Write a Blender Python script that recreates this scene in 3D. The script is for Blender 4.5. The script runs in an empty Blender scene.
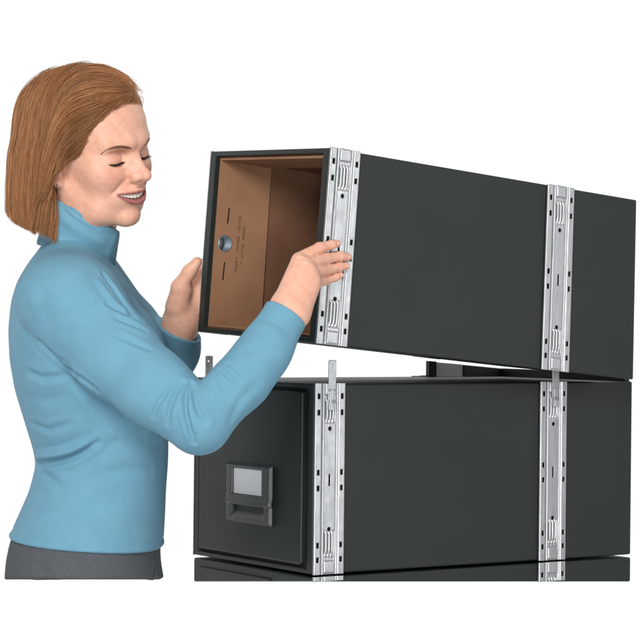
import bpy, bmesh, math
import numpy as np
from mathutils import Vector, Matrix

# ------------------------------------------------------------------ camera, world, lamps
scn = bpy.context.scene
CZ = 1.30                                   # camera height above the floor
FPX, HY, CROLL, CPITCH = 2334.549, 311.556, .01051, -.00378

def cam_rot(roll, pitch):
    c, s = math.cos(roll), math.sin(roll)
    a = np.array([[c, 0, s], [0, 1, 0], [-s, 0, c]])
    c, s = math.cos(pitch), math.sin(pitch)
    b = np.array([[1, 0, 0], [0, c, -s], [0, s, c]])
    return a @ b
CM = cam_rot(CROLL, CPITCH)
OFF = np.array([0, 0, CZ])

cam_d = bpy.data.cameras.new('camera')
cam = bpy.data.objects.new('camera', cam_d)
scn.collection.objects.link(cam)
cam_d.sensor_width = 36
cam_d.lens = 36 * FPX / 640
cam_d.shift_y = (HY - 320) / 640
cam_d.clip_start, cam_d.clip_end = .05, 200
rm = Matrix([[CM[0][0], CM[2][0], -CM[1][0]], [CM[0][1], CM[2][1], -CM[1][1]], [CM[0][2], CM[2][2], -CM[1][2]]])
cam.matrix_world = Matrix.Translation(OFF) @ rm.to_4x4()
scn.camera = cam

def nd(nt, typ, **kw):
    n = nt.nodes.new(typ)
    for k, v in kw.items():
        setattr(n, k, v)
    return n

world = bpy.data.worlds.new('World')
scn.world = world
world.use_nodes = True
wt = world.node_tree
for n in list(wt.nodes):
    wt.nodes.remove(n)
# studio surroundings: white paper sweep behind the subject, dim grey room behind the camera
tc = nd(wt, 'ShaderNodeTexCoord')
sp = nd(wt, 'ShaderNodeSeparateXYZ')
rp = nd(wt, 'ShaderNodeValToRGB')
mr = nd(wt, 'ShaderNodeMapRange')
mr.inputs['From Min'].default_value = -1
mr.inputs['From Max'].default_value = 1
bg = nd(wt, 'ShaderNodeBackground')
wo = nd(wt, 'ShaderNodeOutputWorld')
wt.links.new(tc.outputs['Generated'], sp.inputs[0])
wt.links.new(sp.outputs['Y'], mr.inputs['Value'])
wt.links.new(mr.outputs[0], rp.inputs['Fac'])
wt.links.new(rp.outputs['Color'], bg.inputs['Color'])
wt.links.new(bg.outputs[0], wo.inputs['Surface'])
e = rp.color_ramp.elements
e[0].position, e[0].color = .32, (.13, .13, .14, 1)
e[1].position, e[1].color = .66, (1, 1, 1, 1)
bg.inputs['Strength'].default_value = 1.0

def area(name, loc, target, size, power, col=(1, 1, 1)):
    d = bpy.data.lights.new(name, 'AREA')
    d.shape = 'RECTANGLE'
    d.size, d.size_y = size
    d.energy = power
    d.color = col
    o = bpy.data.objects.new(name, d)
    scn.collection.objects.link(o)
    o.location = loc
    o.rotation_euler = (Vector(target) - Vector(loc)).to_track_quat('-Z', 'Y').to_euler()
    return o
area('softbox', (-.75, .15, CZ + 1.3), (-.05, 3.3, CZ - .05), (1.1, 1.1), 98, (1, .98, .95))
area('added_front_fill', (-.15, .2, CZ - .68), (-.1, 3.3, CZ - .2), (.5, .4), 38, (1, .99, .97))  # unseen fill lamp, added to brighten the label card past the arm
area('added_side_fill', (2.35, 2.1, CZ + .1), (0, 3.35, CZ - .1), (.9, 1.8), 12, (1, 1, 1))  # unseen fill lamp, added so the steel straps reflect bright

vs = scn.view_settings
scn.display_settings.display_device = 'sRGB'
vs.view_transform = 'Standard'
vs.look = 'None'
vs.exposure = 0
vs.gamma = 1
scn.cycles.max_bounces = 8
scn.cycles.use_denoising = True

# ------------------------------------------------------------------ helpers
rng = np.random.default_rng(7)

def W(px, py, D):
    """world point seen at photo pixel px,py at distance D in front of the camera"""
    p = np.array([(px - 320) / FPX * D, D, (HY - py) / FPX * D])
    return CM.T @ p + OFF

def proj(P):
    p = (np.atleast_2d(P) - OFF) @ CM.T
    return np.stack([320 + FPX * p[:, 0] / p[:, 1], HY - FPX * p[:, 2] / p[:, 1]], 1)

def link(name, me, mat, parent=None):
    o = bpy.data.objects.new(name, me)
    scn.collection.objects.link(o)
    if mat:
        me.materials.append(mat)
    if parent:
        o.parent = parent
    return o

def mesh_obj(name, V, F, mat, parent=None, smooth=False):
    me = bpy.data.meshes.new(name)
    me.from_pydata([tuple(v) for v in V], [], [tuple(f) for f in F])
    me.update()
    if smooth:
        me.polygons.foreach_set('use_smooth', [True] * len(me.polygons))
    return link(name, me, mat, parent)

def np_mesh(name, V, Q, mat, parent=None, smooth=True):
    """fast all-quad mesh from numpy arrays"""
    me = bpy.data.meshes.new(name)
    V = np.ascontiguousarray(V, dtype=np.float32)
    Q = np.ascontiguousarray(Q, dtype=np.int32)
    k = Q.shape[1]
    me.vertices.add(len(V))
    me.vertices.foreach_set('co', V.ravel())
    me.loops.add(Q.size)
    me.loops.foreach_set('vertex_index', Q.ravel())
    me.polygons.add(len(Q))
    me.polygons.foreach_set('loop_start', np.arange(0, Q.size, k, dtype=np.int32))
    me.polygons.foreach_set('use_smooth', np.full(len(Q), smooth))
    me.update(calc_edges=True)
    me.validate()
    return link(name, me, mat, parent)

def bevel(o, w, seg=2, angle=30):
    m = o.modifiers.new('bevel', 'BEVEL')
    m.width, m.segments = w, seg
    m.limit_method = 'ANGLE'
    m.angle_limit = math.radians(angle)
    m.harden_normals = False
    return m

def bake(o):
    dg = bpy.context.evaluated_depsgraph_get()
    dg.update()
    me = bpy.data.meshes.new_from_object(o.evaluated_get(dg))
    o.modifiers.clear()
    o.data = me

def box_vf(x0, x1, y0, y1, z0, z1):
    V = [(x, y, z) for x in (x0, x1) for y in (y0, y1) for z in (z0, z1)]
    F = [(0, 1, 3, 2), (4, 6, 7, 5), (0, 4, 5, 1), (2, 3, 7, 6), (0, 2, 6, 4), (1, 5, 7, 3)]
    return V, F

def empty(name, mat, label, cat, group=None):
    o = bpy.data.objects.new(name, None)
    scn.collection.objects.link(o)
    o.matrix_world = mat
    o.empty_display_size = .05
    tag(o, label, cat, group)
    return o

def tag(o, label, cat, group=None):
    o['label'], o['category'] = label, cat
    if group:
        o['group'] = group

# ------------------------------------------------------------------ materials
def principled(name):
    m = bpy.data.materials.new(name)
    m.use_nodes = True
    nt = m.node_tree
    return m, nt, nt.nodes['Principled BSDF']

def coords(nt):
    return nd(nt, 'ShaderNodeTexCoord').outputs['Object']

def noise(nt, scale, detail=3, vec=None, rough=.55):
    n = nd(nt, 'ShaderNodeTexNoise')
    n.inputs['Scale'].default_value = scale
    n.inputs['Detail'].default_value = detail
    n.inputs['Roughness'].default_value = rough
    nt.links.new(vec or coords(nt), n.inputs['Vector'])
    return n

def ramp(nt, fac, stops):
    r = nd(nt, 'ShaderNodeValToRGB')
    els = r.color_ramp.elements
    while len(els) < len(stops):
        els.new(.5)
    for el, (p, c) in zip(els, stops):
        el.position, el.color = p, (*c, 1)
    nt.links.new(fac, r.inputs['Fac'])
    return r

def bump(nt, b, height, strength, dist):
    n = nd(nt, 'ShaderNodeBump')
    n.inputs['Strength'].default_value = strength
    n.inputs['Distance'].default_value = dist
    nt.links.new(height, n.inputs['Height'])
    nt.links.new(n.outputs[0], b.inputs['Normal'])
    return n

def simple(name, c0, c1, scale, rough, metal=0, spec=.5, bumps=(0, 1, 0)):
    m, nt, b = principled(name)
    n = noise(nt, scale)
    r = ramp(nt, n.outputs['Fac'], [(.3, c0), (.7, c1)])
    nt.links.new(r.outputs[0], b.inputs['Base Color'])
    b.inputs['Roughness'].default_value = rough
    b.inputs['Metallic'].default_value = metal
    b.inputs['Specular IOR Level'].default_value = spec
    if bumps[0]:
        n2 = noise(nt, bumps[0], 4)
        bump(nt, b, n2.outputs['Fac'], bumps[1], bumps[2])
    return m

M_BLACK = simple('black_laminate', (.0125, .0190, .0165), (.0155, .0225, .0200), 9, .5, 0, .42, (900, .18, .0006))
M_GAP = simple('gap_shade_black', (.008, .009, .009), (.012, .013, .013), 60, .8, 0, .2)  # near-black for the drawer gap, its shade put into the colour
M_GREY = simple('grey_plastic', (.062, .070, .069), (.070, .078, .077), 40, .42, 0, .5, (1500, .1, .0003))
M_DULL = simple('dull_steel', (.14, .18, .22), (.20, .25, .29), 90, .5, .35)
M_CARD = simple('white_card', (.90, .90, .90), (.93, .93, .93), 30, .6, 0, .3)
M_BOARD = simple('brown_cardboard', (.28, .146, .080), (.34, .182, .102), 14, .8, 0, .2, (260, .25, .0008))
M_LINER = simple('shaded_cardboard', (.150, .072, .042), (.195, .098, .058), 14, .85, 0, .15, (260, .25, .0008))  # darker copy of the brown cardboard; shade deep in the box put into colour
M_INK = simple('dark_ink', (.03, .015, .012), (.045, .022, .016), 200, .7, 0, .2)

def steel_mat():
    m, nt, b = principled('zinc_plated_steel')
    mp = nd(nt, 'ShaderNodeMapping')
    mp.inputs['Scale'].default_value = (60, 60, 4)
    nt.links.new(coords(nt), mp.inputs['Vector'])
    n = noise(nt, 6, 4, mp.outputs[0])
    r = ramp(nt, n.outputs['Fac'], [(.3, (.42, .44, .45)), (.7, (.55, .57, .58))])
    nt.links.new(r.outputs[0], b.inputs['Base Color'])
    n3 = noise(nt, 70, 3)
    rr = ramp(nt, n3.outputs['Fac'], [(.3, (.30, .30, .30)), (.7, (.42, .42, .42))])
    nt.links.new(rr.outputs[0], b.inputs['Roughness'])
    b.inputs['Metallic'].default_value = .85
    return m
M_STEEL = steel_mat()

def skin_mat():
    m, nt, b = principled('skin')
    at = nd(nt, 'ShaderNodeAttribute')
    at.attribute_name = 'tint'
    n = noise(nt, 160, 4)
    r = ramp(nt, n.outputs['Fac'], [(.25, (.92, .86, .85)), (.75, (1.05, 1.05, 1.05))])
    mx = nd(nt, 'ShaderNodeMix', data_type='RGBA', blend_type='MULTIPLY')
    mx.inputs['Factor'].default_value = 1
    nt.links.new(at.outputs['Color'], mx.inputs[6])
    nt.links.new(r.outputs[0], mx.inputs[7])
    nt.links.new(mx.outputs[2], b.inputs['Base Color'])
    b.inputs['Roughness'].default_value = .47
    b.inputs['Specular IOR Level'].default_value = .4
    b.inputs['Subsurface Weight'].default_value = .35
    b.inputs['Subsurface Radius'].default_value = (1.0, .35, .2)
    b.inputs['Subsurface Scale'].default_value = .004
    n2 = noise(nt, 900, 3)
    bump(nt, b, n2.outputs['Fac'], .12, .0006)
    return m
M_SKIN = skin_mat()

def knit_mat(name, c0, c1):
    m, nt, b = principled(name)
    n = noise(nt, 30, 5)
    r = ramp(nt, n.outputs['Fac'], [(.3, c0), (.7, c1)])
    nt.links.new(r.outputs[0], b.inputs['Base Color'])
    b.inputs['Roughness'].default_value = .85
    b.inputs['Specular IOR Level'].default_value = .15
    b.inputs['Sheen Weight'].default_value = .08
    b.inputs['Sheen Roughness'].default_value = .5
    b.inputs['Sheen Tint'].default_value = (.7, .85, 1, 1)
    mp = nd(nt, 'ShaderNodeMapping')
    mp.inputs['Scale'].default_value = (1, 1, .35)
    nt.links.new(coords(nt), mp.inputs['Vector'])
    n2 = noise(nt, 700, 3, mp.outputs[0])
    n3 = noise(nt, 45, 3, mp.outputs[0])
    add = nd(nt, 'ShaderNodeMath', operation='ADD')
    ml = nd(nt, 'ShaderNodeMath', operation='MULTIPLY')
    ml.inputs[1].default_value = 1.2
    nt.links.new(n3.outputs['Fac'], ml.inputs[0])
    nt.links.new(n2.outputs['Fac'], add.inputs[0])
    nt.links.new(ml.outputs[0], add.inputs[1])
    sx = nd(nt, 'ShaderNodeSeparateXYZ')
    nt.links.new(coords(nt), sx.inputs[0])
    def mth(op, a, c=None):
        q = nd(nt, 'ShaderNodeMath', operation=op)
        for k_, v_ in enumerate((a, c)):
            if v_ is None: continue
            if isinstance(v_, (int, float)): q.inputs[k_].default_value = v_
            else: nt.links.new(v_, q.inputs[k_])
        return q.outputs[0]
    ph_ = mth('ADD', mth('MULTIPLY', sx.outputs['X'], 2 * math.pi / .0042), mth('MULTIPLY', sx.outputs['Y'], 700))
    mrg = nd(nt, 'ShaderNodeMapRange')
    for k_, v_ in (('From Min', CZ - .255), ('From Max', CZ - .31), ('To Min', 0.), ('To Max', 1.)):
        mrg.inputs[k_].default_value = v_
    nt.links.new(sx.outputs['Z'], mrg.inputs['Value'])
    ribs = mth('MULTIPLY', mth('MULTIPLY', mth('SINE', ph_), mrg.outputs[0]), .22)
    bump(nt, b, mth('ADD', add.outputs[0], ribs), .45, .0014)
    return m
M_KNIT = knit_mat('blue_knit', (.140, .315, .430), (.156, .348, .470))
M_TROUSER = simple('grey_wool', (.075, .085, .095), (.10, .11, .12), 300, .9, 0, .2, (1400, .3, .0006))

def hair_mat():
    m, nt, b = principled('hair')
    at = nd(nt, 'ShaderNodeAttribute')
    at.attribute_name = 'tint'
    nt.links.new(at.outputs['Color'], b.inputs['Base Color'])
    b.inputs['Roughness'].default_value = .44
    b.inputs['Specular IOR Level'].default_value = .40
    b.inputs['Specular Tint'].default_value = (1, .82, .6, 1)
    return m
M_HAIR = hair_mat()
M_BROW = simple('brow_hair', (.19, .095, .055), (.24, .12, .07), 300, .6, 0, .3)
M_LASH = simple('lash', (.02, .012, .01), (.03, .018, .014), 300, .6, 0, .3)
M_TEETH = simple('tooth_enamel', (.80, .77, .71), (.86, .83, .78), 200, .25, 0, .5)
M_EYE = simple('eye_white', (.70, .68, .66), (.75, .73, .71), 200, .15, 0, .5)
M_GOLD = simple('earring_metal', (.55, .50, .45), (.6, .56, .5), 200, .2, 1, .5)

# ------------------------------------------------------------------ the storage boxes
def R3(y, p, r):
    cy, sy, cp, s_, cr, sr = math.cos(y), math.sin(y), math.cos(p), math.sin(p), math.cos(r), math.sin(r)
    Z = np.array([[cy, -sy, 0], [sy, cy, 0], [0, 0, 1]])
    Y = np.array([[cp, 0, s_], [0, 1, 0], [-s_, 0, cp]])
    X = np.array([[1, 0, 0], [0, cr, -sr], [0, sr, cr]])
    return Z @ Y @ X
def mat4(R, o):
    m = Matrix([[*map(float, R[i]), float(o[i])] for i in range(3)] + [[0, 0, 0, 1]])
    return m
LEN, WID, HGT = .595, .3182, .267
R_LOW, O_LOW = R3(.59855, 0, 0), np.array([-.00779, 3.26846, -.35608]) + OFF
R_UP, O_UP = R3(.5795, .0925, .03954), np.array([-.00728, 3.18777, -.03082]) + OFF
LUP = .574
def ray_local(px, py, Rm, O, axis, val):
    """local point on the plane axis=val of a box frame, seen at a photo pixel"""
    c = Rm.T @ (OFF - O)
    d = Rm.T @ (W(px, py, 1.) - OFF)
    t = (val - c[axis]) / d[axis]
    return c + t * d

def shear_up(P):
    P = np.array(P, float)
    P[:, 0] += -.0406 * P[:, 2] - (P[:, 0] / LUP) * .02 * (P[:, 2] / HGT)
    return P
ident = lambda P: np.array(P, float)

def heightfield(name, us, vs_, hfun, keep, place, mat, parent, thick):
    """sheet-metal piece: grid over u,v; hfun height; keep() drops the cells of holes; place() -> 3-D"""
    U, Vv = np.meshgrid(us, vs_, indexing='ij')
    Hh = hfun(U, Vv)
    P = place(U.ravel(), Vv.ravel(), Hh.ravel())
    nu, nv = len(us), len(vs_)
    uc, vc = (us[:-1] + us[1:]) / 2, (vs_[:-1] + vs_[1:]) / 2
    UC, VC = np.meshgrid(uc, vc, indexing='ij')
    K = keep(UC, VC)
    i, j = np.nonzero(K)
    Q = np.stack([i * nv + j, (i + 1) * nv + j, (i + 1) * nv + j + 1, i * nv + j + 1], 1)
    used = np.unique(Q)
    mp = -np.ones(nu * nv, int)
    mp[used] = np.arange(len(used))
    o = np_mesh(name, P[used], mp[Q], mat, parent, True)
    s = o.modifiers.new('thickness', 'SOLIDIFY')
    s.thickness = thick
    s.offset = -1
    return o

def sstep(x, a, b):
    t = np.clip((x - a) / (b - a), 0, 1)
    return t * t * (3 - 2 * t)

SW = .051
def strap_h(u, v):
    c = np.abs(u - SW / 2)
    w = HGT - v                                        # distance from the top
    h = .0010 + .0010 * (1 - sstep(c, .0098, .0104))
    h += .0024 * (sstep(c, .0150, .0158) - sstep(c, .0245, .0255))      # raised edge flanges
    h += .0034 * (sstep(c, .0100, .0110) - sstep(c, .0122, .0132))      # ribs beside the centre channel
    for lo, hi in ((.020, .058), (.205, .246)):                         # pressed flutes near each end
        env = sstep(w, lo, lo + .006) * (1 - sstep(w, hi - .014, hi))
        h += .0024 * env * np.cos((u - SW / 2) / .0052 * 2 * np.pi) * (1 - sstep(c, .0098, .0102))
    for lo, hi in ((-.002, .016), (.248, .2665)):                       # end buckles
        env = sstep(w, lo, lo + .002) * (1 - sstep(w, hi - .002, hi))
        h += .0022 * env * (1 - sstep(c, .0078, .0086))
    return h
def strap_keep(u, v):
    w = HGT - v
    k = np.ones(u.shape, bool)
    for uc in (.0055, SW - .0055):
        for wc in (.017, .040, .124, .146, .226, .247):
            k &= ~((np.abs(u - uc) < .0023) & (np.abs(w - wc) < .0036))
    for wc in (.063, .204):
        k &= (u - SW / 2) ** 2 + (w - wc) ** 2 > .0029 ** 2
    k &= ~((np.abs(u - SW / 2) < .0017) & (np.abs(w - .135) < .0080))
    return k
US = np.linspace(0, SW, 90)
VS = np.linspace(-.0005, HGT + .0012, 330)

def strap(parent, x0, side, warp, v0=-1., clip=True, lip=True):
    vs_ = VS[VS >= v0]
    def place(u, v, h):
        y = -(.0006 + h) + 0 * u
        z = v
        if side:
            y = WID - y
        return warp(np.stack([x0 + u, y, z], 1))
    s = heightfield('steel_strap', US, vs_, strap_h, strap_keep, place, M_STEEL, parent, .0008 if side else -.0008)
    if clip:
        cl(s, x0, side, warp)
    return s

def cl(par, x0, side, warp):
    """hooked locking tab that stands up above the box"""
    us = np.linspace(0, .0125, 26)
    v1, v2 = HGT - .037, HGT + .0335
    vv = np.linspace(v1, v2, 90)
    def h(u, v):
        c = np.abs(u - .00625)
        t = .0062 + 0 * u
        t += -.0022 * sstep(v, HGT - .030, HGT - .020) + .0012 * sstep(v, HGT - .012, HGT - .006)
        t += .0012 * (1 - sstep(c, .002, .003)) * (1 - sstep(v, HGT - .012, HGT - .008))
        return t
    def keep(u, v):
        k = (u - .0050) ** 2 + (v - (v2 - .008)) ** 2 > .0017 ** 2
        for s in (-1, 1):                              # rounded top corners
            cu = .00625 + s * .00325
            k &= ~((s * (u - cu) > 0) & (v > v2 - .003) & ((u - cu) ** 2 + (v - v2 + .003) ** 2 > .003 ** 2))
        return k
    def place(u, v, hh):
        y = -hh
        if side:
            y = WID - y
        return warp(np.stack([x0 + .0205 + u, y, v], 1))
    heightfield('locking_tab', us, vv, h, keep, place, M_STEEL, par, .0014 if side else -.0014)

def closed_box(name, parent, warp, L, x_lip, zb=None, cavity=True):
    """outer board shell; open at the front (x=0) when cavity"""
    z0 = 0.
    o8 = [(x, y, z) for x in (0, L) for y in (0, WID) for z in (z0, HGT)]
    if zb is not None:                                   # shell whose bottom was cropped along a sloping line
        o8 = [(x, y, zb(x, y) if z == z0 else z) for (x, y, z) in o8]
    ty, tz, tb = .0145, .0072, .012
    F = [(4, 6, 7, 5), (0, 4, 5, 1), (2, 3, 7, 6), (0, 2, 6, 4), (1, 5, 7, 3)]
    V = list(o8)
    if cavity:
        V += [(x, y, z) for x in (0, L - tb) for y in (ty, WID - ty) for z in (z0 + tz, HGT - tz)]
        F += [(0, 1, 9, 8), (1, 3, 11, 9), (3, 2, 10, 11), (2, 0, 8, 10)]
        F += [(8, 9, 13, 12), (9, 11, 15, 13), (11, 10, 14, 15), (10, 8, 12, 14), (12, 13, 15, 14)]
    else:
        F += [(0, 1, 3, 2)]
    ob = mesh_obj(name, warp(V), F, M_BLACK, parent)
    bm = bmesh.new()
    bm.from_mesh(ob.data)
    bmesh.ops.recalc_face_normals(bm, faces=bm.faces)
    bm.to_mesh(ob.data)
    bm.free()
    return ob

def sleeve(name, parent, warp, x0, x1, gap, t, back, mat):
    """four-sided cardboard sleeve inside the shell; closed at the back when back"""
    ty, tz = .0145 + gap, .0072 + gap
    a = [(x, y, z) for x in (x0, x1) for y in (ty, WID - ty) for z in (tz, HGT - tz)]
    b = [(x, y, z) for x in (x0, x1 - (t if back else 0)) for y in (ty + t, WID - ty - t) for z in (tz + t, HGT - tz - t)]
    F = [(0, 4, 5, 1), (2, 3, 7, 6), (0, 2, 6, 4), (1, 5, 7, 3),
         (0, 1, 9, 8), (1, 3, 11, 9), (3, 2, 10, 11), (2, 0, 8, 10),
         (8, 9, 13, 12), (9, 11, 15, 13), (11, 10, 14, 15), (10, 8, 12, 14)]
    if back:
        F += [(4, 6, 7, 5), (12, 13, 15, 14)]
    else:
        F += [(4, 5, 13, 12), (5, 7, 15, 13), (7, 6, 14, 15), (6, 4, 12, 14)]
    ob = mesh_obj(name, warp(a + b), F, mat, parent)
    bm = bmesh.new()
    bm.from_mesh(ob.data)
    bmesh.ops.recalc_face_normals(bm, faces=bm.faces)
    bm.to_mesh(ob.data)
    bm.free()
    return ob

GRP = 'stacked black storage drawers'
# --- upper box: open, tilted in the woman's hands
up = empty('storage_box', mat4(R_UP, O_UP), 'open black storage box with brown cardboard inside, tilted and held up by the woman', 'storage box', GRP)
shell = closed_box('shell', up, shear_up, LUP, 0)
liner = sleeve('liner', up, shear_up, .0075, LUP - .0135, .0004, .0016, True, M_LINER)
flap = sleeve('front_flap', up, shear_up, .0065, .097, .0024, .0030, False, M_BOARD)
# thumb hole through the far wall
HOLE = ray_local(225, 243.5, R_UP, O_UP, 1, WID - .0205)
def cyl_vf(c, r, y0, y1, n=40):
    V, F = [], []
    for y in (y0, y1):
        for k in range(n):
            a = 2 * math.pi * k / n
            V.append((c[0] + r * math.cos(a), y, c[2] + r * math.sin(a)))
    F = [(k, (k + 1) % n, n + (k + 1) % n, n + k) for k in range(n)]
    return V, F, n
V, F, n = cyl_vf(HOLE, .0122, WID - .05, WID + .02)
cutter = mesh_obj('cutter', V, F + [tuple(range(n))[::-1], tuple(range(n, 2 * n))], None, None)
bm = bmesh.new(); bm.from_mesh(cutter.data); bmesh.ops.recalc_face_normals(bm, faces=bm.faces); bm.to_mesh(cutter.data); bm.free()
cutter.matrix_world = mat4(R_UP, O_UP)
for ob in (shell, liner, flap):
    b_ = ob.modifiers.new('hole', 'BOOLEAN')
    b_.operation, b_.solver, b_.object = 'DIFFERENCE', 'EXACT', cutter
    bake(ob)
bpy.data.objects.remove(cutter)
bevel(shell, .0018, 2, 40)
# steel ring lining the hole
V, F, n = cyl_vf(HOLE, .0120, WID - .0208, WID - .0004)
V2, F2, _ = cyl_vf(HOLE, .0108, WID - .0208, WID - .0004)
A = V + V2
FF = [tuple(f[::-1]) for f in F] + [tuple(2 * n + i for i in f) for f in F2]
FF += [(k, (k + 1) % n, 2 * n + (k + 1) % n, 2 * n + k) for k in range(n)] + [(n + k, n + (k + 1) % n, 3 * n + (k + 1) % n, 3 * n + k) for k in range(n)]
mesh_obj('hole_ring', A, FF, M_DULL, flap, True)
# slits and small print on the inside of the far wall
YI = WID - .0145 - .0024 - .0030
def on_inner(px, py):
    return ray_local(px, py, R_UP, O_UP, 1, YI)
def ink_bar(VV, FFs, p, q, w):
    """thin printed stroke from p to q (local x,z), width w, lying on the inner wall"""
    d = np.array([q[0] - p[0], q[2] - p[2]])
    d /= np.linalg.norm(d)
    nn = np.array([-d[1], d[0]]) * w / 2
    i = len(VV)
    for P, s in ((p, 1), (q, 1), (q, -1), (p, -1)):
        for y in (YI - .0003, YI + .0004):
            VV.append((P[0] + s * nn[0], y, P[2] + s * nn[1]))
    FFs += [(i, i + 2, i + 4, i + 6), (i, i + 1, i + 3, i + 2), (i + 2, i + 3, i + 5, i + 4), (i + 4, i + 5, i + 7, i + 6), (i + 6, i + 7, i + 1, i)]
for (a, b_) in (((229.3, 207.5), (227.5, 223.5)), ((224.6, 262), (222.7, 280))):
    VV, FL = [], []
    ink_bar(VV, FL, on_inner(*a), on_inner(*b_), .0022)
    mesh_obj('slit', VV, FL, M_INK, flap)
VV, FL = [], []
for (x0_, y0_, x1_, y1_, gaps) in ((240, 215.5, 235.6, 274, 17), (244.2, 227, 241.6, 264.5, 13)):
    ax, bx_ = on_inner(x0_, y0_), on_inner(x1_, y1_)
    ax, bx_ = np.array(ax), np.array(bx_)
    tdir = bx_ - ax
    side = np.array([tdir[2], 0, -tdir[0]])
    side /= np.linalg.norm(side)
    for k in range(gaps):                                  # unreadable rows of small letters
        if k in (5, 11):
            continue
        c = ax + tdir * (k + .5) / gaps
        l = tdir / gaps * .62
        w = side * .0017
        kind = rng.integers(0, 4)
        ink_bar(VV, FL, c - l / 2 - w, c - l / 2 + w, .0005)
        if kind != 1:
            ink_bar(VV, FL, c + l / 2 - w, c + l / 2 + w, .0005)
        if kind != 2:
            ink_bar(VV, FL, c - l / 2 + w * (1 if kind else 0), c + l / 2 + w * (1 if kind else 0), .0005)
        if kind == 3:
            ink_bar(VV, FL, c - l / 2 - w, c + l / 2 - w, .0005)
mesh_obj('small_print', VV, FL, M_INK, flap)
for x0 in (.0008, .395):
    strap(up, x0, 0, shear_up, clip=False)
    strap(up, x0, 1, shear_up, clip=False)

# --- middle unit: closed drawer
low = empty('filing_unit', mat4(R_LOW, O_LOW), 'closed black drawer unit with grey pull and blank white label, under the tilted box', 'filing unit', GRP)
s = closed_box('shell', low, ident, LEN, 0)
bevel(s, .003, 3, 40)
for x0, sd in ((.0006, 0), (.4085, 0), (.0006, 1), (.4085, 1)):
    strap(low, x0, sd, ident, clip=not (sd and x0 > .1))
def wedge(x0, x1, y0, y1, h0, h1):
    V, F = box_vf(x0, x1, y0, y1, HGT - .002, HGT + 1)
    return [(x, y, z if z < HGT else HGT + (h0 if x == x0 else h1)) for x, y, z in V], F
V, F = wedge(.4330, .4480, WID - .012, WID - .002, .0255, .0245)
o = mesh_obj('stacking_stop', V, F, M_BLACK, low); bevel(o, .001, 2, 40)
V, F = wedge(.4484, .5046, WID - .0075, WID - .0045, .0235, .0195)
o = mesh_obj('stacking_bracket', V, F, M_CARD, low); bevel(o, .0006, 2, 40)
V, F = wedge(.505, LEN - .013, WID - .010, WID - .002, .0190, .0130)
o = mesh_obj('stacking_rail', V, F, M_BLACK, low); bevel(o, .001, 2, 40)
V, F = wedge(LEN - .0125, LEN - .003, .004, WID - .002, .0130, .0130)
o = mesh_obj('stacking_rail', V, F, M_BLACK, low); bevel(o, .001, 2, 40)
def drawer_front(parent, zlo, zhi):
    V, F = box_vf(-.006, .03, .0085, WID - .0080, zlo, zhi)
    o = mesh_obj('drawer_front', V, F, M_BLACK, parent)
    bevel(o, .0042, 4, 40)
    return o
# drawer front sits in the shell: near lip wider than the far one, as seen
V, F = box_vf(-.0045, .03, .0225, WID - .0195, .0115, HGT - .0110)
df = mesh_obj('drawer_front', V, F, M_BLACK, low)
bevel(df, .0036, 4, 40)
V, F = box_vf(.0035, .034, .0179, WID - .0179, .0076, HGT - .0076)
mesh_obj('gap_shade_block', V, F, M_GAP, low)  # black block behind the drawer front, painted as the gap's shade
# grey label holder and pull
xF = -.0045
c00 = ray_local(227, 461, R_LOW, O_LOW, 0, xF); c10 = ray_local(272, 466, R_LOW, O_LOW, 0, xF)
c01 = ray_local(230, 521.5, R_LOW, O_LOW, 0, xF); c11 = ray_local(274, 527, R_LOW, O_LOW, 0, xF)
ya, yb = (c00[1] + c01[1]) / 2, (c10[1] + c11[1]) / 2
zt_, zb_ = (c00[2] + c10[2]) / 2, (c01[2] + c11[2]) / 2
PW, PH = ya - yb, zt_ - zb_
us = np.linspace(0, PW, 130); vv = np.linspace(0, PH, 130)
def hold_h(u, v):
    eu = np.minimum(u, PW - u); ev = np.minimum(v, PH - v)
    h = .0008 + .0052 * sstep(np.minimum(eu, ev), 0, .004)
    win = sstep(u, .0150, .0165) * (1 - sstep(u, PW - .0235, PW - .022)) * sstep(v, PH - .0460, PH - .0445) * (1 - sstep(v, PH - .0085, PH - .0070))
    h -= .0040 * win
    cup = sstep(u, .014, .017) * (1 - sstep(u, PW - .019, PW - .015))
    vt = PH - .0610 - .0015 * np.sin(np.pi * u / PW)
    deep = np.clip((v - .008) / (vt - .008), 0, 1) ** 1.3
    h -= .0125 * cup * deep * (1 - sstep(v, vt, vt + .0016))
    h += .0016 * (sstep(v, vt, vt + .003) * (1 - sstep(v, vt + .006, vt + .014)))
    return h
def hold_place(u, v, h):
    return np.stack([xF - h, ya - u, zb_ + v], 1)
holder = heightfield('label_holder', us, vv, hold_h, lambda u, v: np.ones(u.shape, bool), hold_place, M_GREY, df, .0006)
cw = ray_local(234.3, 467, R_LOW, O_LOW, 0, xF - .002), ray_local(263.6, 493, R_LOW, O_LOW, 0, xF - .002)
V, F = box_vf(xF - .0026, xF - .0018, cw[1][1], cw[0][1], zb_ + PH - .0450, zb_ + PH - .0080)
mesh_obj('label_card', V, F, M_CARD, df)

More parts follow.
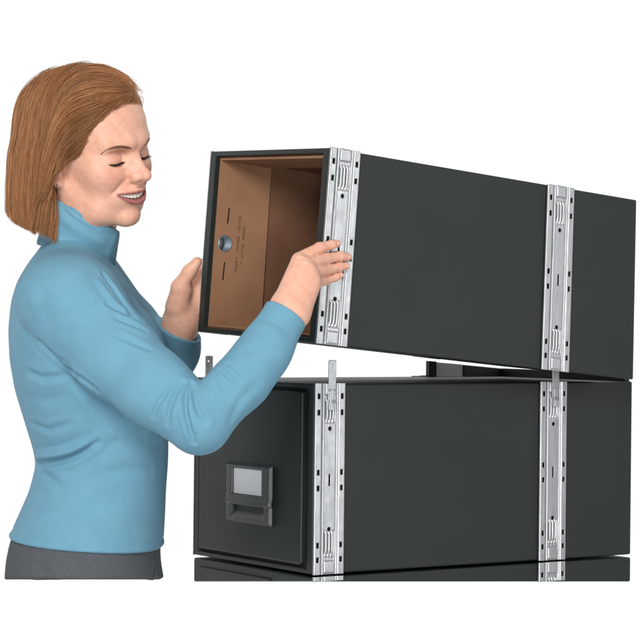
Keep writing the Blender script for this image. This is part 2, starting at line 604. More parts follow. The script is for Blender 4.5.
# --- bottom unit: only its top is in the picture, cropped along the photograph's lower edge
O_BOT = O_LOW - np.array([0, 0, HGT + .0045])
bot = empty('filing_unit', mat4(R_LOW, O_BOT), 'lowest black drawer unit of the stack, only a thin top strip showing', 'filing unit', GRP)
def crop_z(x, y):
    P = O_BOT + R_LOW @ np.array([x, y, 0.])
    D = P[1]
    px = 320 + FPX * P[0] / D
    return W(px, 581.5, D)[2] - O_BOT[2]
s = closed_box('shell', bot, ident, LEN, 0, zb=crop_z, cavity=False)
bevel(s, .003, 3, 40)
yn = .0225
while HGT - .0110 - crop_z(-.0045, yn) < .004:
    yn += .002
V, F = box_vf(-.0045, .03, yn, WID - .0195, .0115, HGT - .0110)
V = [(x, y, crop_z(x, y) + .0005 if z < .1 else z) for x, y, z in V]
o = mesh_obj('drawer_front', V, F, M_BLACK, bot)
bevel(o, .0018, 2, 40)
for x0 in (.0006, .4085):
    strap(bot, x0, 0, ident, v0=crop_z(x0 + .025, 0) + .0005, clip=False)

# ------------------------------------------------------------------ signed-distance modelling (numpy)
def smin(a, b, k):
    h = np.clip(.5 + .5 * (b - a) / k, 0, 1)
    return b + (a - b) * h - k * h * (1 - h)
def smax(a, b, k):
    return -smin(-a, -b, k)
def sph(p, c, r):
    return np.sqrt(((p - np.asarray(c, p.dtype)) ** 2).sum(1)) - r
def ell(p, c, r):
    q = p - np.asarray(c, p.dtype)
    r = np.asarray(r, p.dtype)
    k0 = np.sqrt(((q / r) ** 2).sum(1))
    k1 = np.sqrt(((q / (r * r)) ** 2).sum(1)) + 1e-9
    return k0 * (k0 - 1) / k1
def rcone(p, a, b, ra, rb):
    a, b = np.asarray(a, p.dtype), np.asarray(b, p.dtype)
    ab = b - a
    t = np.clip(((p - a) @ ab) / (ab @ ab), 0, 1)
    return np.sqrt(((p - a - t[:, None] * ab) ** 2).sum(1)) - (ra + (rb - ra) * t)
def chain(p, pts, rs, k=.006):
    d = None
    for i in range(len(pts) - 1):
        e_ = rcone(p, pts[i], pts[i + 1], rs[i], rs[i + 1])
        d = e_ if d is None else smin(d, e_, k)
    return d
def plane(p, o, n):
    n = np.asarray(n, float)
    n = n / np.linalg.norm(n)
    return (p - np.asarray(o, p.dtype)) @ n.astype(p.dtype)

def surface_nets(f, lo, hi, h, B=8):
    lo, hi = np.asarray(lo, float), np.asarray(hi, float)
    nb = np.ceil((hi - lo) / (h * B)).astype(int)
    n = nb * B
    bi = np.stack(np.meshgrid(*[np.arange(k) for k in nb], indexing='ij'), -1).reshape(-1, 3)
    cen = lo + (bi * B + (B - 1) / 2) * h
    dv = f(cen.astype(np.float32))
    act = np.abs(dv) < h * B * 1.25 + .004
    Vg = np.repeat(np.repeat(np.repeat(np.where(dv < 0, -1, 1).astype(np.float32).reshape(nb), B, 0), B, 1), B, 2)
    loc = np.stack(np.meshgrid(*[np.arange(B)] * 3, indexing='ij'), -1).reshape(-1, 3)
    ab = bi[act]
    for s0 in range(0, len(ab), 1500):
        idx = (ab[s0:s0 + 1500, None, :] * B + loc[None]).reshape(-1, 3)
        vals = f((lo + idx * h).astype(np.float32))
        Vg[idx[:, 0], idx[:, 1], idx[:, 2]] = vals
    S = Vg < 0
    cnt = np.zeros(tuple(n - 1), np.uint8)
    for dx in (0, 1):
        for dy in (0, 1):
            for dz in (0, 1):
                cnt += S[dx:n[0] - 1 + dx, dy:n[1] - 1 + dy, dz:n[2] - 1 + dz]
    C = np.argwhere((cnt > 0) & (cnt < 8))
    cid = -np.ones(tuple(n - 1), np.int32)
    cid[C[:, 0], C[:, 1], C[:, 2]] = np.arange(len(C))
    acc = np.zeros((len(C), 3)); num = np.zeros(len(C))
    cor = [np.array([i, j, k]) for i in (0, 1) for j in (0, 1) for k in (0, 1)]
    cv = [Vg[C[:, 0] + c[0], C[:, 1] + c[1], C[:, 2] + c[2]].astype(float) for c in cor]
    for a in range(8):
        for b in range(a + 1, 8):
            if np.abs(cor[a] - cor[b]).sum() != 1:
                continue
            m = (cv[a] < 0) != (cv[b] < 0)
            t = np.where(m, cv[a] / np.where(m, cv[a] - cv[b], 1), 0)
            acc += m[:, None] * (cor[a] + t[:, None] * (cor[b] - cor[a]))
            num += m
    V = lo + (C + acc / num[:, None]) * h
    Q = []
    for ax in range(3):
        sl0 = [slice(1, -1)] * 3; sl1 = [slice(1, -1)] * 3
        sl0[ax] = slice(0, -1); sl1[ax] = slice(1, None)
        A, Bq = S[tuple(sl0)], S[tuple(sl1)]
        E = np.argwhere(A != Bq)
        inside = A[E[:, 0], E[:, 1], E[:, 2]]
        off = np.array([1, 1, 1]); off[ax] = 0
        E = E + off
        u, v = [(1, 2), (2, 0), (0, 1)][ax]
        du = np.zeros(3, int); du[u] = 1
        dw = np.zeros(3, int); dw[v] = 1
        g = lambda K: cid[K[:, 0], K[:, 1], K[:, 2]]
        q = np.stack([g(E - du - dw), g(E - dw), g(E), g(E - du)], 1)
        q[~inside] = q[~inside][:, ::-1]
        Q.append(q)
    Q = np.concatenate(Q)
    Q = Q[(Q >= 0).all(1)]
    return V, Q

def grad(f, P, e_=.0006):
    P = P.astype(np.float32)
    g = np.stack([f(P + np.array(d, np.float32) * e_) - f(P - np.array(d, np.float32) * e_) for d in ((1, 0, 0), (0, 1, 0), (0, 0, 1))], 1)
    return g / (np.linalg.norm(g, axis=1, keepdims=True) + 1e-9)

def march(f, px, py, d0=2.9, d1=3.8):
    """first surface point of an SDF on the line of sight through a photo pixel"""
    d = (W(px, py, 1.) - OFF)
    t = np.arange(d0, d1, .001)
    v = f((OFF + t[:, None] * d).astype(np.float32))
    i = np.nonzero(v < 0)[0]
    return OFF + t[i[0] if len(i) else np.argmin(v)] * d

def poly_dist(P, pts):
    d = np.full(len(P), 9., np.float32)
    lo, hi = np.min(pts, 0) - .05, np.max(pts, 0) + .05
    m = ((P > lo) & (P < hi)).all(1)
    Q = P[m].astype(np.float32)
    dd = np.full(len(Q), 9., np.float32)
    tt = np.zeros(len(Q), np.float32)
    for i in range(len(pts) - 1):
        a, b = np.asarray(pts[i], np.float32), np.asarray(pts[i + 1], np.float32)
        ab = b - a
        t = np.clip(((Q - a) @ ab) / (ab @ ab), 0, 1)
        e_ = np.sqrt(((Q - a - t[:, None] * ab) ** 2).sum(1))
        up_ = e_ < dd
        dd[up_] = e_[up_]
        tt[up_] = ((i + t) / (len(pts) - 1))[up_]
    d[m] = dd
    T = np.zeros(len(P), np.float32)
    T[m] = tt
    return d, T

def folds(V, N, f, lst):
    """press creases (negative) and ridges (positive) into a cloth surface along photo-pixel polylines"""
    disp = np.zeros(len(V), np.float32)
    for amp, wid, pix in lst:
        pts = []
        for i in range(len(pix) - 1):
            for s_ in np.linspace(0, 1, 5)[:-1]:
                pts.append(np.array(pix[i]) * (1 - s_) + np.array(pix[i + 1]) * s_)
        pts.append(np.array(pix[-1], float))
        P3 = np.array([march(f, *p) for p in pts])
        d, T = poly_dist(V, P3)
        taper = np.sqrt(np.clip(4 * (T + .06) * (1.06 - T), 0, 1))
        disp += amp * taper * np.exp(-(d / wid) ** 2)
        disp -= .45 * amp * taper * np.exp(-((d - 1.9 * wid) / (1.1 * wid)) ** 2)
    return V + N * disp[:, None]

def set_tint(o, col):
    me = o.data
    a = me.color_attributes.new('tint', 'FLOAT_COLOR', 'POINT')
    c = np.ones((len(me.vertices), 4), np.float32)
    c[:, :3] = col
    a.data.foreach_set('color', c.ravel())

# ------------------------------------------------------------------ the woman: pose
HS = .925
def head_rot(HYAW, HPIT, HROL):
    fw = np.array([math.cos(HPIT) * math.cos(HYAW), -math.cos(HPIT) * math.sin(HYAW), -math.sin(HPIT)])
    l = np.array([math.sin(HYAW), math.cos(HYAW), 0])
    u = np.cross(fw, l)
    l2 = math.cos(HROL) * l + math.sin(HROL) * u
    u2 = math.cos(HROL) * u - math.sin(HROL) * l
    return np.stack([fw, l2, u2], 1)
RH = head_rot(.640, .1009, .225)
OH = np.array([-.3181, 3.2921, .2357]) + OFF + HS * (head_rot(.7303, .1009, .1385) - RH) @ np.array([.078, -.030, -.010])
to_head = lambda p: ((p - OH.astype(np.float32)) @ RH.astype(np.float32)) / HS
from_head = lambda q: OH + HS * (np.atleast_2d(q) @ RH.T)

# --- head in its own frame: x forward, y to her left, z up; unit = metres / HS
EYE = np.array([.0665, .0300, -.0065])
MW = .0335
def z_top(y): return -.0622 + .0032 * (y / MW) ** 2
def z_bot(y): return -.0698 + .0108 * (y / MW) ** 2
def x_lip(y): return .0925 - 17.5 * y * y
def head_sdf(q):
    s = q.copy()
    s[:, 1] = np.abs(s[:, 1])
    y = s[:, 1]
    d = ell(q, (-.010, 0, .034), (.094, .073, .083))
    d = smin(d, ell(q, (.028, 0, -.022), (.056, .0565, .080)), .03)
    d = smin(d, ell(q, (.036, 0, .040), (.054, .059, .052)), .02)
    d = smin(d, rcone(s, (-.004, .053, -.050), (.036, .037, -.088), .015, .015), .025)
    d = smin(d, rcone(s, (.036, .037, -.086), (.062, .006, -.096), .015, .016), .02)
    d = smin(d, ell(s, (.036, .030, -.060), (.030, .0200, .032)), .022)
    d = smin(d, sph(q, (.0680, 0, -.0965), .0145), .014)
    d = smin(d, sph(s, (.051, .0415, -.024), .018), .028)           # cheekbone
    d = smin(d, sph(s, (.0620, .0305, -.0315), .0155), .021)        # raised cheek of a smile
    d = smin(d, rcone(s, (.0840, 0, .017), (.0835, .013, .0165), .0080, .0082), .018)
    d = smin(d, rcone(s, (.0835, .013, .0165), (.070, .040, .017), .0082, .008), .016)
    d = smax(d, -ell(s, (.0875, .0285, -.003), (.0150, .0170, .0105)), .011)
    # nose
    n = rcone(q, (.0815, 0, .004), (.1050, 0, -.0290), .0064, .0066)
    n = smin(n, sph(q, (.1085, 0, -.0335), .0078), .007)
    n = smin(n, rcone(s, (.082, .0075, -.010), (.0945, .0080, -.0325), .0065, .0068), .008)
    n = smin(n, ell(s, (.0925, .0105, -.0365), (.0105, .0066, .0066)), .0075)
    n = smin(n, rcone(q, (.103, 0, -.0400), (.088, 0, -.0460), .0042, .005), .005)
    d = smin(d, n, .010)
    d = smax(d, -ell(s, (.0990, .0062, -.0435), (.0060, .0030, .0030)), .0025)
    # muzzle and lips
    d = smin(d, ell(q, (.066, 0, -.064), (.0245, .0315, .020)), .014)
    yc = np.clip(y, 0, MW)
    wl = np.clip(1 - (yc / MW) ** 2, 0, 1)
    up_ = np.stack([s[:, 0] - x_lip(yc), s[:, 1] - yc, s[:, 2] - (z_top(yc) + .0034 * wl + .0006 - .0010 * np.exp(-(yc / .003) ** 2))], 1)
    lo_ = np.stack([s[:, 0] - (x_lip(yc) - .0010), s[:, 1] - yc, s[:, 2] - (z_bot(yc) - .0044 * wl - .0004)], 1)
    d = smin(d, np.sqrt((up_ ** 2).sum(1)) - (.0017 + .0009 * wl), .0030)
    d = smin(d, np.sqrt((lo_ ** 2).sum(1)) - (.0018 + .0021 * wl), .0035)
    g = np.maximum(np.maximum(np.maximum(s[:, 2] - z_top(y), z_bot(y) - s[:, 2]), (x_lip(y) - .016) - s[:, 0]), y - (MW - .0035))
    d = smax(d, -g, .0012)
    # smile fold and the hollow under the lower lip
    fold = chain(s, [(.0880, .0185, -.037), (.081, .0285, -.046), (.0735, .0355, -.056)], [.0, .0004, .0], .002)
    d = smax(d, -fold, .0085)
    # eyelids
    lid = ell(s, EYE, (.0146, .0200, .0136))
    d = smin(d, lid, .0030)
    ys_ = (s[:, 1] - EYE[1]) / .0170
    slit = np.maximum(np.maximum(np.abs(s[:, 2] - (EYE[2] - .0037 - .0046 * (1 - ys_ ** 2))) - .0013 * np.clip(1 - ys_ ** 2, 0, 1), np.abs(ys_) * .0170 - .0140), EYE[0] + .002 - s[:, 0])
    d = smax(d, -slit, .0010)
    # ears
    ear = ell(s, (-.012, .0700, -.012), (.016, .0075, .031))
    ear = smin(ear, sph(s, (-.0045, .0712, -.0400), .0085), .006)
    ear = smax(ear, -ell(s, (-.006, .0790, -.016), (.007, .0062, .012)), .004)
    d = smin(d, ear, .006)
    return d

# --- hands (world space)
def on_side(px, py, out):
    return O_UP + R_UP @ ray_local(px, py, R_UP, O_UP, 1, -out)
WR = W(289, 313, 3.128)
MCP = [W(299, 259, 3.150), W(305.5, 264, 3.143), W(311, 273, 3.143), W(314.5, 283, 3.148)]
FING = [
    [MCP[0], on_side(319.5, 247.8, .0115), on_side(331, 245, .0090), on_side(337.2, 243.6, .0085)],
    [MCP[1], on_side(326, 258.8, .0135), on_side(340, 256.3, .0095), on_side(348, 257.0, .0085)],
    [MCP[2], on_side(327, 269.6, .0130), on_side(339, 267.0, .0095), on_side(346.4, 266.0, .0085)],
    [MCP[3], on_side(326, 280.3, .0110), on_side(335, 277.3, .0085), on_side(340.5, 275.3, .0080)]]
FR = [(.0092, .0073, .0062, .0053), (.0094, .0075, .0064, .0055), (.0090, .0072, .0061, .0053), (.0082, .0064, .0055, .0047)]
THUMB = [W(291, 296, 3.160), W(295, 280, 3.205), W(303, 268, 3.235), W(309, 262, 3.245)]
def hand_r(p):
    d = None
    for k, (m, r) in enumerate(zip(MCP, (.0122, .0132, .0130, .0118))):
        base = WR + (m - WR) * .12 + (np.array([(1.5 - k) * -.004, 0, (1.5 - k) * .003]))
        e_ = rcone(p, base, m + (WR - m) * .06, .0165, r - .002)
        d = e_ if d is None else smin(d, e_, .016)
    d = smin(d, rcone(p, WR + (WR - W(303, 291, 3.11)) * .0 , W(282, 322, 3.125), .0225, .0228), .016)
    fd = None
    for pts, rs in zip(FING, FR):
        e_ = chain(p, pts, rs, .0035)
        fd = e_ if fd is None else smin(fd, e_, .0006)
    d = smin(d, fd, .0034)
    th = chain(p, THUMB, (.0135, .0110, .0095, .0075), .005)
    return smin(d, th, .008)

def far_side(x, z, out):
    """point just outside the far wall of the held box (box-local x,z)"""
    return O_UP + R_UP @ np.array([x - .0406 * z, WID + out, z])
WL = W(181, 322, 3.470)
fl = [far_side(.014, .098, .020), far_side(.014, .078, .022), far_side(.012, .058, .022), far_side(.008, .042, .020)]
FL_ = [[m, m + R_UP @ np.array([.030, -.006, .004]), m + R_UP @ np.array([.052, -.0105, .004]), m + R_UP @ np.array([.070, -.0115, .004])] for m in fl]
THL = [W(176.5, 304, 3.452), W(179.5, 287, 3.440), W(189.5, 271.5, 3.432), W(197.0, 262.0, 3.428)]
def hand_l(p):
    d = None
    for m in fl:
        e_ = rcone(p, WL + (m - WL) * .1, m, .0165, .0115)
        d = e_ if d is None else smin(d, e_, .016)
    d = smin(d, rcone(p, WL, W(178, 332, 3.475), .0245, .0255), .016)
    d = smin(d, rcone(p, W(177, 308, 3.452), W(184, 290, 3.445), .0150, .0120), .012)
    d = smin(d, chain(p, THL, (.0145, .0118, .0098, .0074), .005), .009)
    fd = None
    for pts, rs in zip(FL_, FR):
        e_ = chain(p, pts, rs, .0035)
        fd = e_ if fd is None else smin(fd, e_, .0012)
    return smin(d, fd, .006)

# --- torso sections: pixel row, left edge, right edge, half width across (m)
DT = 3.33
TT = np.array([
    (225, 52, 98, .050), (238, 48, 103, .060), (250, 40, 108, .088), (264, 30, 114, .125), (282, 20, 127, .162), (302, 14, 141, .178),
    (330, 11, 152, .178), (360, 12, 160, .170), (390, 17, 165, .160), (420, 26, 167.5, .148), (448, 34.5, 168, .137),
    (464, 37.5, 167.5, .134), (490, 31, 165.5, .140), (515, 20, 164.5, .156), (540, 9, 163, .168), (560, 5, 163, .174), (590, 3, 168, .180)], float)
_z = np.array([W((a + b) / 2, y, DT)[2] for y, a, b, w in TT])
_xc = np.array([W((a + b) / 2, y, DT)[0] for y, a, b, w in TT])
_ha = np.array([(b - a) / 2 * DT / FPX for y, a, b, w in TT])
_zz = np.linspace(_z.min(), _z.max(), 600)
def _sm(v):
    y = np.interp(_zz, _z[::-1], v[::-1])
    k = np.exp(-(np.arange(-30, 31) / 11.) ** 2); k /= k.sum()
    return np.convolve(np.pad(y, 30, mode='edge'), k, 'valid')
XC_, HA_, HB_ = _sm(_xc), _sm(_ha), _sm(TT[:, 3])
def torso(p, shrink=0.):
    z = p[:, 2]
    xc = np.interp(z, _zz, XC_).astype(np.float32)
    a = np.interp(z, _zz, HA_).astype(np.float32) - shrink
    b = np.interp(z, _zz, HB_).astype(np.float32) - shrink
    u, v = np.abs(p[:, 0] - xc) / a, np.abs(p[:, 1] - DT) / b
    k = 2.25
    return ((u ** k + v ** k) ** (1 / k) - 1) * np.minimum(a, b) * .85
SR = [W(72, 307, 3.190), W(117, 356, 3.145), W(153, 387.5, 3.105), W(199, 422, 3.070)]
SRr = [.0670, .0560, .0480, .0430]
FRR = [W(199, 422, 3.070), W(243, 379.5, 3.095), W(264, 352, 3.112), W(288, 311, 3.128)]
FRr = [.0430, .0318, .0298, .0312]
SL = [W(86, 287, 3.475), W(125, 334, 3.53), W(158, 382, 3.59)]
SLr = [.0600, .0530, .0480]
FLL = [W(158, 382, 3.59), W(171, 350, 3.53), W(181.5, 322, 3.47)]
FLr = [.0460, .0400, .0350]
def cuff_cut(p, d, a, b, D, ax0, ax1, rin):
    """cut a sleeve at its cuff and hollow the opening"""
    o = ax1
    n = ax1 - ax0
    return smax(d, plane(p, o, n), .004)
CUR = W(286, 314, 3.128)
CUL = W(180, 331, 3.485)
nR = (FRR[3] - FRR[1]); nR /= np.linalg.norm(nR)
nL = (FLL[2] - FLL[0]); nL /= np.linalg.norm(nL)
def sleeve_r(p):
    up_ = chain(p, SR, SRr, .02)
    fo = chain(p, FRR, FRr, .03)
    fo = smax(fo, plane(p, CUR, nR), .003)
    inner = rcone(p, CUR - nR * .03, CUR + nR * .01, .0250, .0272)
    fo = smax(fo, -inner, .003)
    return smin(up_, fo, .004)
def sleeve_l(p):
    up_ = chain(p, SL, SLr, .02)
    fo = chain(p, FLL, FLr, .02)
    fo = smax(fo, plane(p, CUL, np.array([.39, -.22, .89])), .003)
    inner = rcone(p, CUL - nL * .03, CUL + nL * .01, .0262, .0285)
    fo = smax(fo, -inner, .003)
    return smin(up_, fo, .012)
HEM_L, HEM_R = W(8, 534.5, DT), W(162, 546.5, DT)
hem_n = np.cross(HEM_R - HEM_L, np.array([0, 1., 0])); hem_n /= np.linalg.norm(hem_n)
if hem_n[2] > 0: hem_n = -hem_n
def sweater_sdf(p):
    d = torso(p)
    d = smin(d, ell(p, W(132, 352, 3.27), (.045, .055, .055)), .03)
    d = smin(d, ell(p, W(132, 352, 3.40), (.045, .055, .055)), .03)
    d = smax(d, plane(p, HEM_L, hem_n), .004)
    kk_ = .009 + .032 * sstep(p[:, 2], W(0, 335, 3.2)[2], W(0, 285, 3.2)[2])
    d = smin(d, sleeve_r(p), kk_.astype(np.float32))
    d = smin(d, sleeve_l(p), .022)
    return d
NK0, NK1 = W(73, 266, 3.325), W(86.5, 205, 3.30)
COL_A, COL_B = W(57, 193.5, 3.30), W(118.5, 227.0, 3.30)
col_n = np.cross(COL_B - COL_A, np.array([0, 1., 0])); col_n /= np.linalg.norm(col_n)
if col_n[2] < 0: col_n = -col_n
cb_a, cb_b = W(40, 246, 3.31), W(113, 268, 3.31)
cb_n = np.cross(cb_b - cb_a, np.array([0, 1., 0])); cb_n /= np.linalg.norm(cb_n)
if cb_n[2] > 0: cb_n = -cb_n
def collar_sdf(p):
    d = rcone(p, NK0, NK1, .0590, .0530)
    d = smax(d, plane(p, COL_A, col_n), .011)
    d = smax(d, plane(p, cb_a, cb_n), .005)
    inn = rcone(p, NK0, NK1 + (NK1 - NK0) * .3, .0535, .0495)
    return smax(d, -inn, .003)
CROP = W(100, 579.5, 3.2)
crop_n = np.cross(W(0, 579.5, 3.) - OFF, W(600, 579.5, 3.) - OFF); crop_n /= np.linalg.norm(crop_n)
if crop_n[2] > 0: crop_n = -crop_n
def trousers_sdf(p):
    d = torso(p, .0045)
    d = smax(d, plane(p, CROP, crop_n), .002)
    return smax(d, plane(p, W(80, 515, DT), np.array([0, 0, 1.])), .003)
def body_sdf(p):
    out = np.full(len(p), 1., np.float32)
    # core under the clothes
    d = torso(p, .016)
    d = smax(d, plane(p, W(80, 236, DT), np.array([0, 0, 1.])), .01)
    d = smax(d, plane(p, W(80, 500, DT), np.array([0, 0, -1.])), .004)
    d = smin(d, rcone(p, NK0, NK1 + (NK1 - NK0) * .15, .050, .0475), .02)
    d = smin(d, chain(p, SR, [r - .014 for r in SRr], .02), .015)
    d = smin(d, chain(p, FRR, [.030, .0235, .0222, .0228], .02), .012)
    d = smin(d, chain(p, SL, [r - .014 for r in SLr], .02), .015)
    d = smin(d, chain(p, FLL, [.032, .028, .0245], .02), .012)
    for fn, c, r, k in ((lambda x: head_sdf(to_head(x)) * HS, OH, .19, .012), (hand_r, W(315, 275, 3.15), .14, .01), (hand_l, W(195, 295, 3.46), .16, .01)):
        m = ((p - c.astype(np.float32)) ** 2).sum(1) < r * r
        if m.any():
            d[m] = smin(d[m], fn(p[m]), k)
        far = ~m
        # keep the field conservative outside the part's ball
        d[far] = np.minimum(d[far], np.sqrt(((p[far] - c.astype(np.float32)) ** 2).sum(1)) - r + .03)
    return d

# --- body mesh
bl = np.minimum(W(5, 515, 3.05), W(5, 60, 3.75)); bh = np.maximum(W(365, 60, 3.75), W(365, 515, 3.05))
Vb, Qb = surface_nets(body_sdf, (W(20, 300, 3.3)[0], 3.02, W(0, 520, 3.3)[2]), (W(362, 300, 3.2)[0], 3.68, W(0, 62, 3.3)[2]), .0012)
SKIN = np.array([.775, .445, .322])
q = to_head(Vb.astype(np.float32))
qa = q.copy(); qa[:, 1] = np.abs(qa[:, 1])
col = np.tile(SKIN, (len(Vb), 1))
def mix(c, t, m):
    return c * (1 - m[:, None]) + np.array(t) * m[:, None]
near_head = (np.abs(q) < .2).all(1)
def gs(c, r):
    return np.exp(-(((qa - np.array(c)) / np.array(r)) ** 2).sum(1)) * near_head
col = mix(col, (.70, .335, .255), .75 * gs((.066, .036, -.032), (.03, .020, .017)))      # blusher
col = mix(col, (.68, .34, .26), .4 * gs((.107, 0, -.033), (.012, .012, .010)))
col = mix(col, (.40, .19, .14), .75 * gs((.077, .025, .0050), (.016, .017, .0075)))        # eye shadow, with eye-socket shade painted in
yy = np.clip(qa[:, 1], 0, MW); wl = np.clip(1 - (yy / MW) ** 2, 0, 1)
zt, zb = z_top(yy), z_bot(yy)
lipm = (q[:, 0] > x_lip(yy) - .006) & (qa[:, 1] < MW - .0008) & near_head
m_up = sstep(q[:, 2], zt - .0015, zt - .0005) * (1 - sstep(q[:, 2], zt + .0040 * wl + .0013, zt + .0040 * wl + .0022))
m_lo = (1 - sstep(q[:, 2], zb + .0005, zb + .0015)) * sstep(q[:, 2], zb - .0075 * wl - .0022, zb - .0075 * wl - .0012)
lip = np.where(lipm, np.maximum(m_up, m_lo), 0)
col = mix(col, (.34, .108, .105), .9 * lip)
cav = (near_head & (qa[:, 1] < MW - .001) & (q[:, 0] < x_lip(yy) - .0045) & (q[:, 0] > .04) & (q[:, 2] < zt + .001) & (q[:, 2] > zb - .001)).astype(float)
col = mix(col, (.10, .02, .02), cav)
# finger nails and knuckles
body_nails = []
Nb = None
for pts, rs in list(zip(FING, FR)):
    dk = np.sqrt(((Vb - pts[1]) ** 2).sum(1))
    col = mix(col, (.66, .33, .25), .45 * np.exp(-(dk / .008) ** 2))
    tip = pts[3] + (pts[3] - pts[2]) / np.linalg.norm(pts[3] - pts[2]) * .002
    out = R_UP @ np.array([0, -1., 0])
    c = tip + out * rs[3]
    dn = np.sqrt((((Vb - c)) ** 2).sum(1))
    col = mix(col, (.80, .50, .43), .9 * (1 - sstep(dn, .0034, .0046)))
    dk = np.sqrt(((Vb - pts[3]) ** 2).sum(1))
    col = mix(col, (.70, .36, .28), .4 * np.exp(-(dk / .009) ** 2))
Nb = np.zeros_like(Vb)
hm = (np.abs(Vb - W(318, 275, 3.15)) < .09).all(1) | (np.abs(Vb - W(190, 290, 3.44)) < .09).all(1)
Nb[hm] = grad(body_sdf, Vb[hm])
dsp = np.zeros(len(Vb))
outw = R_UP @ np.array([0, -1., 0])
def crease(pts, amp, wid):
    global dsp
    d, T = poly_dist(Vb, [np.asarray(p_) for p_ in pts])
    dsp += 1.7 * amp * np.sqrt(np.clip(4 * (T + .05) * (1.05 - T), 0, 1)) * np.exp(-(d / wid) ** 2)
for f_, (pts, rs) in enumerate(zip(FING, FR)):
    for a, b, nn_ in ((1, 2, 3), (2, 3, 2)):                 # skin wrinkles over the finger joints
        ax_ = pts[b] - pts[a]; ax_ /= np.linalg.norm(ax_)
        sd = np.cross(ax_, outw); sd /= np.linalg.norm(sd)
        for k in range(nn_):
            c = pts[a] + ax_ * (.0026 * (k - 1)) + outw * rs[a] * .95
            crease([c - sd * rs[a] * .75 - outw * .002, c, c + sd * rs[a] * .75 - outw * .002], -.00055, .0012)
    tip = pts[3]; ax_ = pts[3] - pts[2]; ax_ /= np.linalg.norm(ax_)
    sd = np.cross(ax_, outw); sd /= np.linalg.norm(sd)
    c = tip + ax_ * .0018 + outw * rs[3]                     # nail: rim groove
    ring_ = [c + ax_ * (.0052 * math.cos(t)) + sd * (.0040 * math.sin(t)) - outw * (.0016 * math.sin(t) ** 2) for t in np.linspace(.6, 2 * math.pi - .6, 12)]
    crease(ring_, -.0006, .0010)
    dm = MCP[f_]; od = (W(dm[0] * 0 + 300, 275, 3.05) - dm); od /= np.linalg.norm(od)
    toc = (OFF - dm); toc /= np.linalg.norm(toc)
    crease([dm + toc * .011, dm + toc * .011 + (dm - WR) * .05], .0013, .0065)      # knuckle
    crease([dm + toc * .009 - (dm - WR) * .15, dm * .45 + WR * .55 + toc * .012], .0007, .0038)   # tendon
for f_ in range(3):
    mid = (MCP[f_] + MCP[f_ + 1]) / 2; toc = (OFF - mid); toc /= np.linalg.norm(toc)
    crease([mid + toc * .009 + (FING[f_][1] - MCP[f_]) * .35, mid + toc * .009, mid * .75 + WR * .25 + toc * .010], -.0011, .0034)
for a, b in ((1, 2), (2, 3)):
    ax_ = THL[b] - THL[a]; ax_ /= np.linalg.norm(ax_)
    toc = (OFF - THL[a]); toc /= np.linalg.norm(toc)
    sd = np.cross(ax_, toc); sd /= np.linalg.norm(sd)
    for k in range(3):
        c = THL[a] + ax_ * .003 * (k - 1) + toc * .0105
        crease([c - sd * .008, c, c + sd * .008], -.0002, .0009)
crease([W(184, 292, 3.42), W(191, 289, 3.42), W(196, 287, 3.42)], -.0007, .003)
Vb = Vb + Nb * dsp[:, None]
# gentle natural unevenness of skin tone
ph = np.sin(Vb @ np.array([190., 130, 210])) + np.sin(Vb @ np.array([-120., 220, 90]) + 1.7) + np.sin(Vb @ np.array([330., -90, 260]) + .4)
col = col * (1 + .018 * ph[:, None] * np.array([.5, 1.2, 1.3]))
hb = np.exp(-(np.linalg.norm(Vb - W(316, 270, 3.15), axis=1) / .05) ** 2)
col = mix(col, (.74, .40, .30), .45 * hb)
person = np_mesh('person', Vb, Qb, M_SKIN)
set_tint(person, col)
tag(person, 'smiling woman in blue turtleneck sweater and grey trousers lifting the tilted box', 'person')

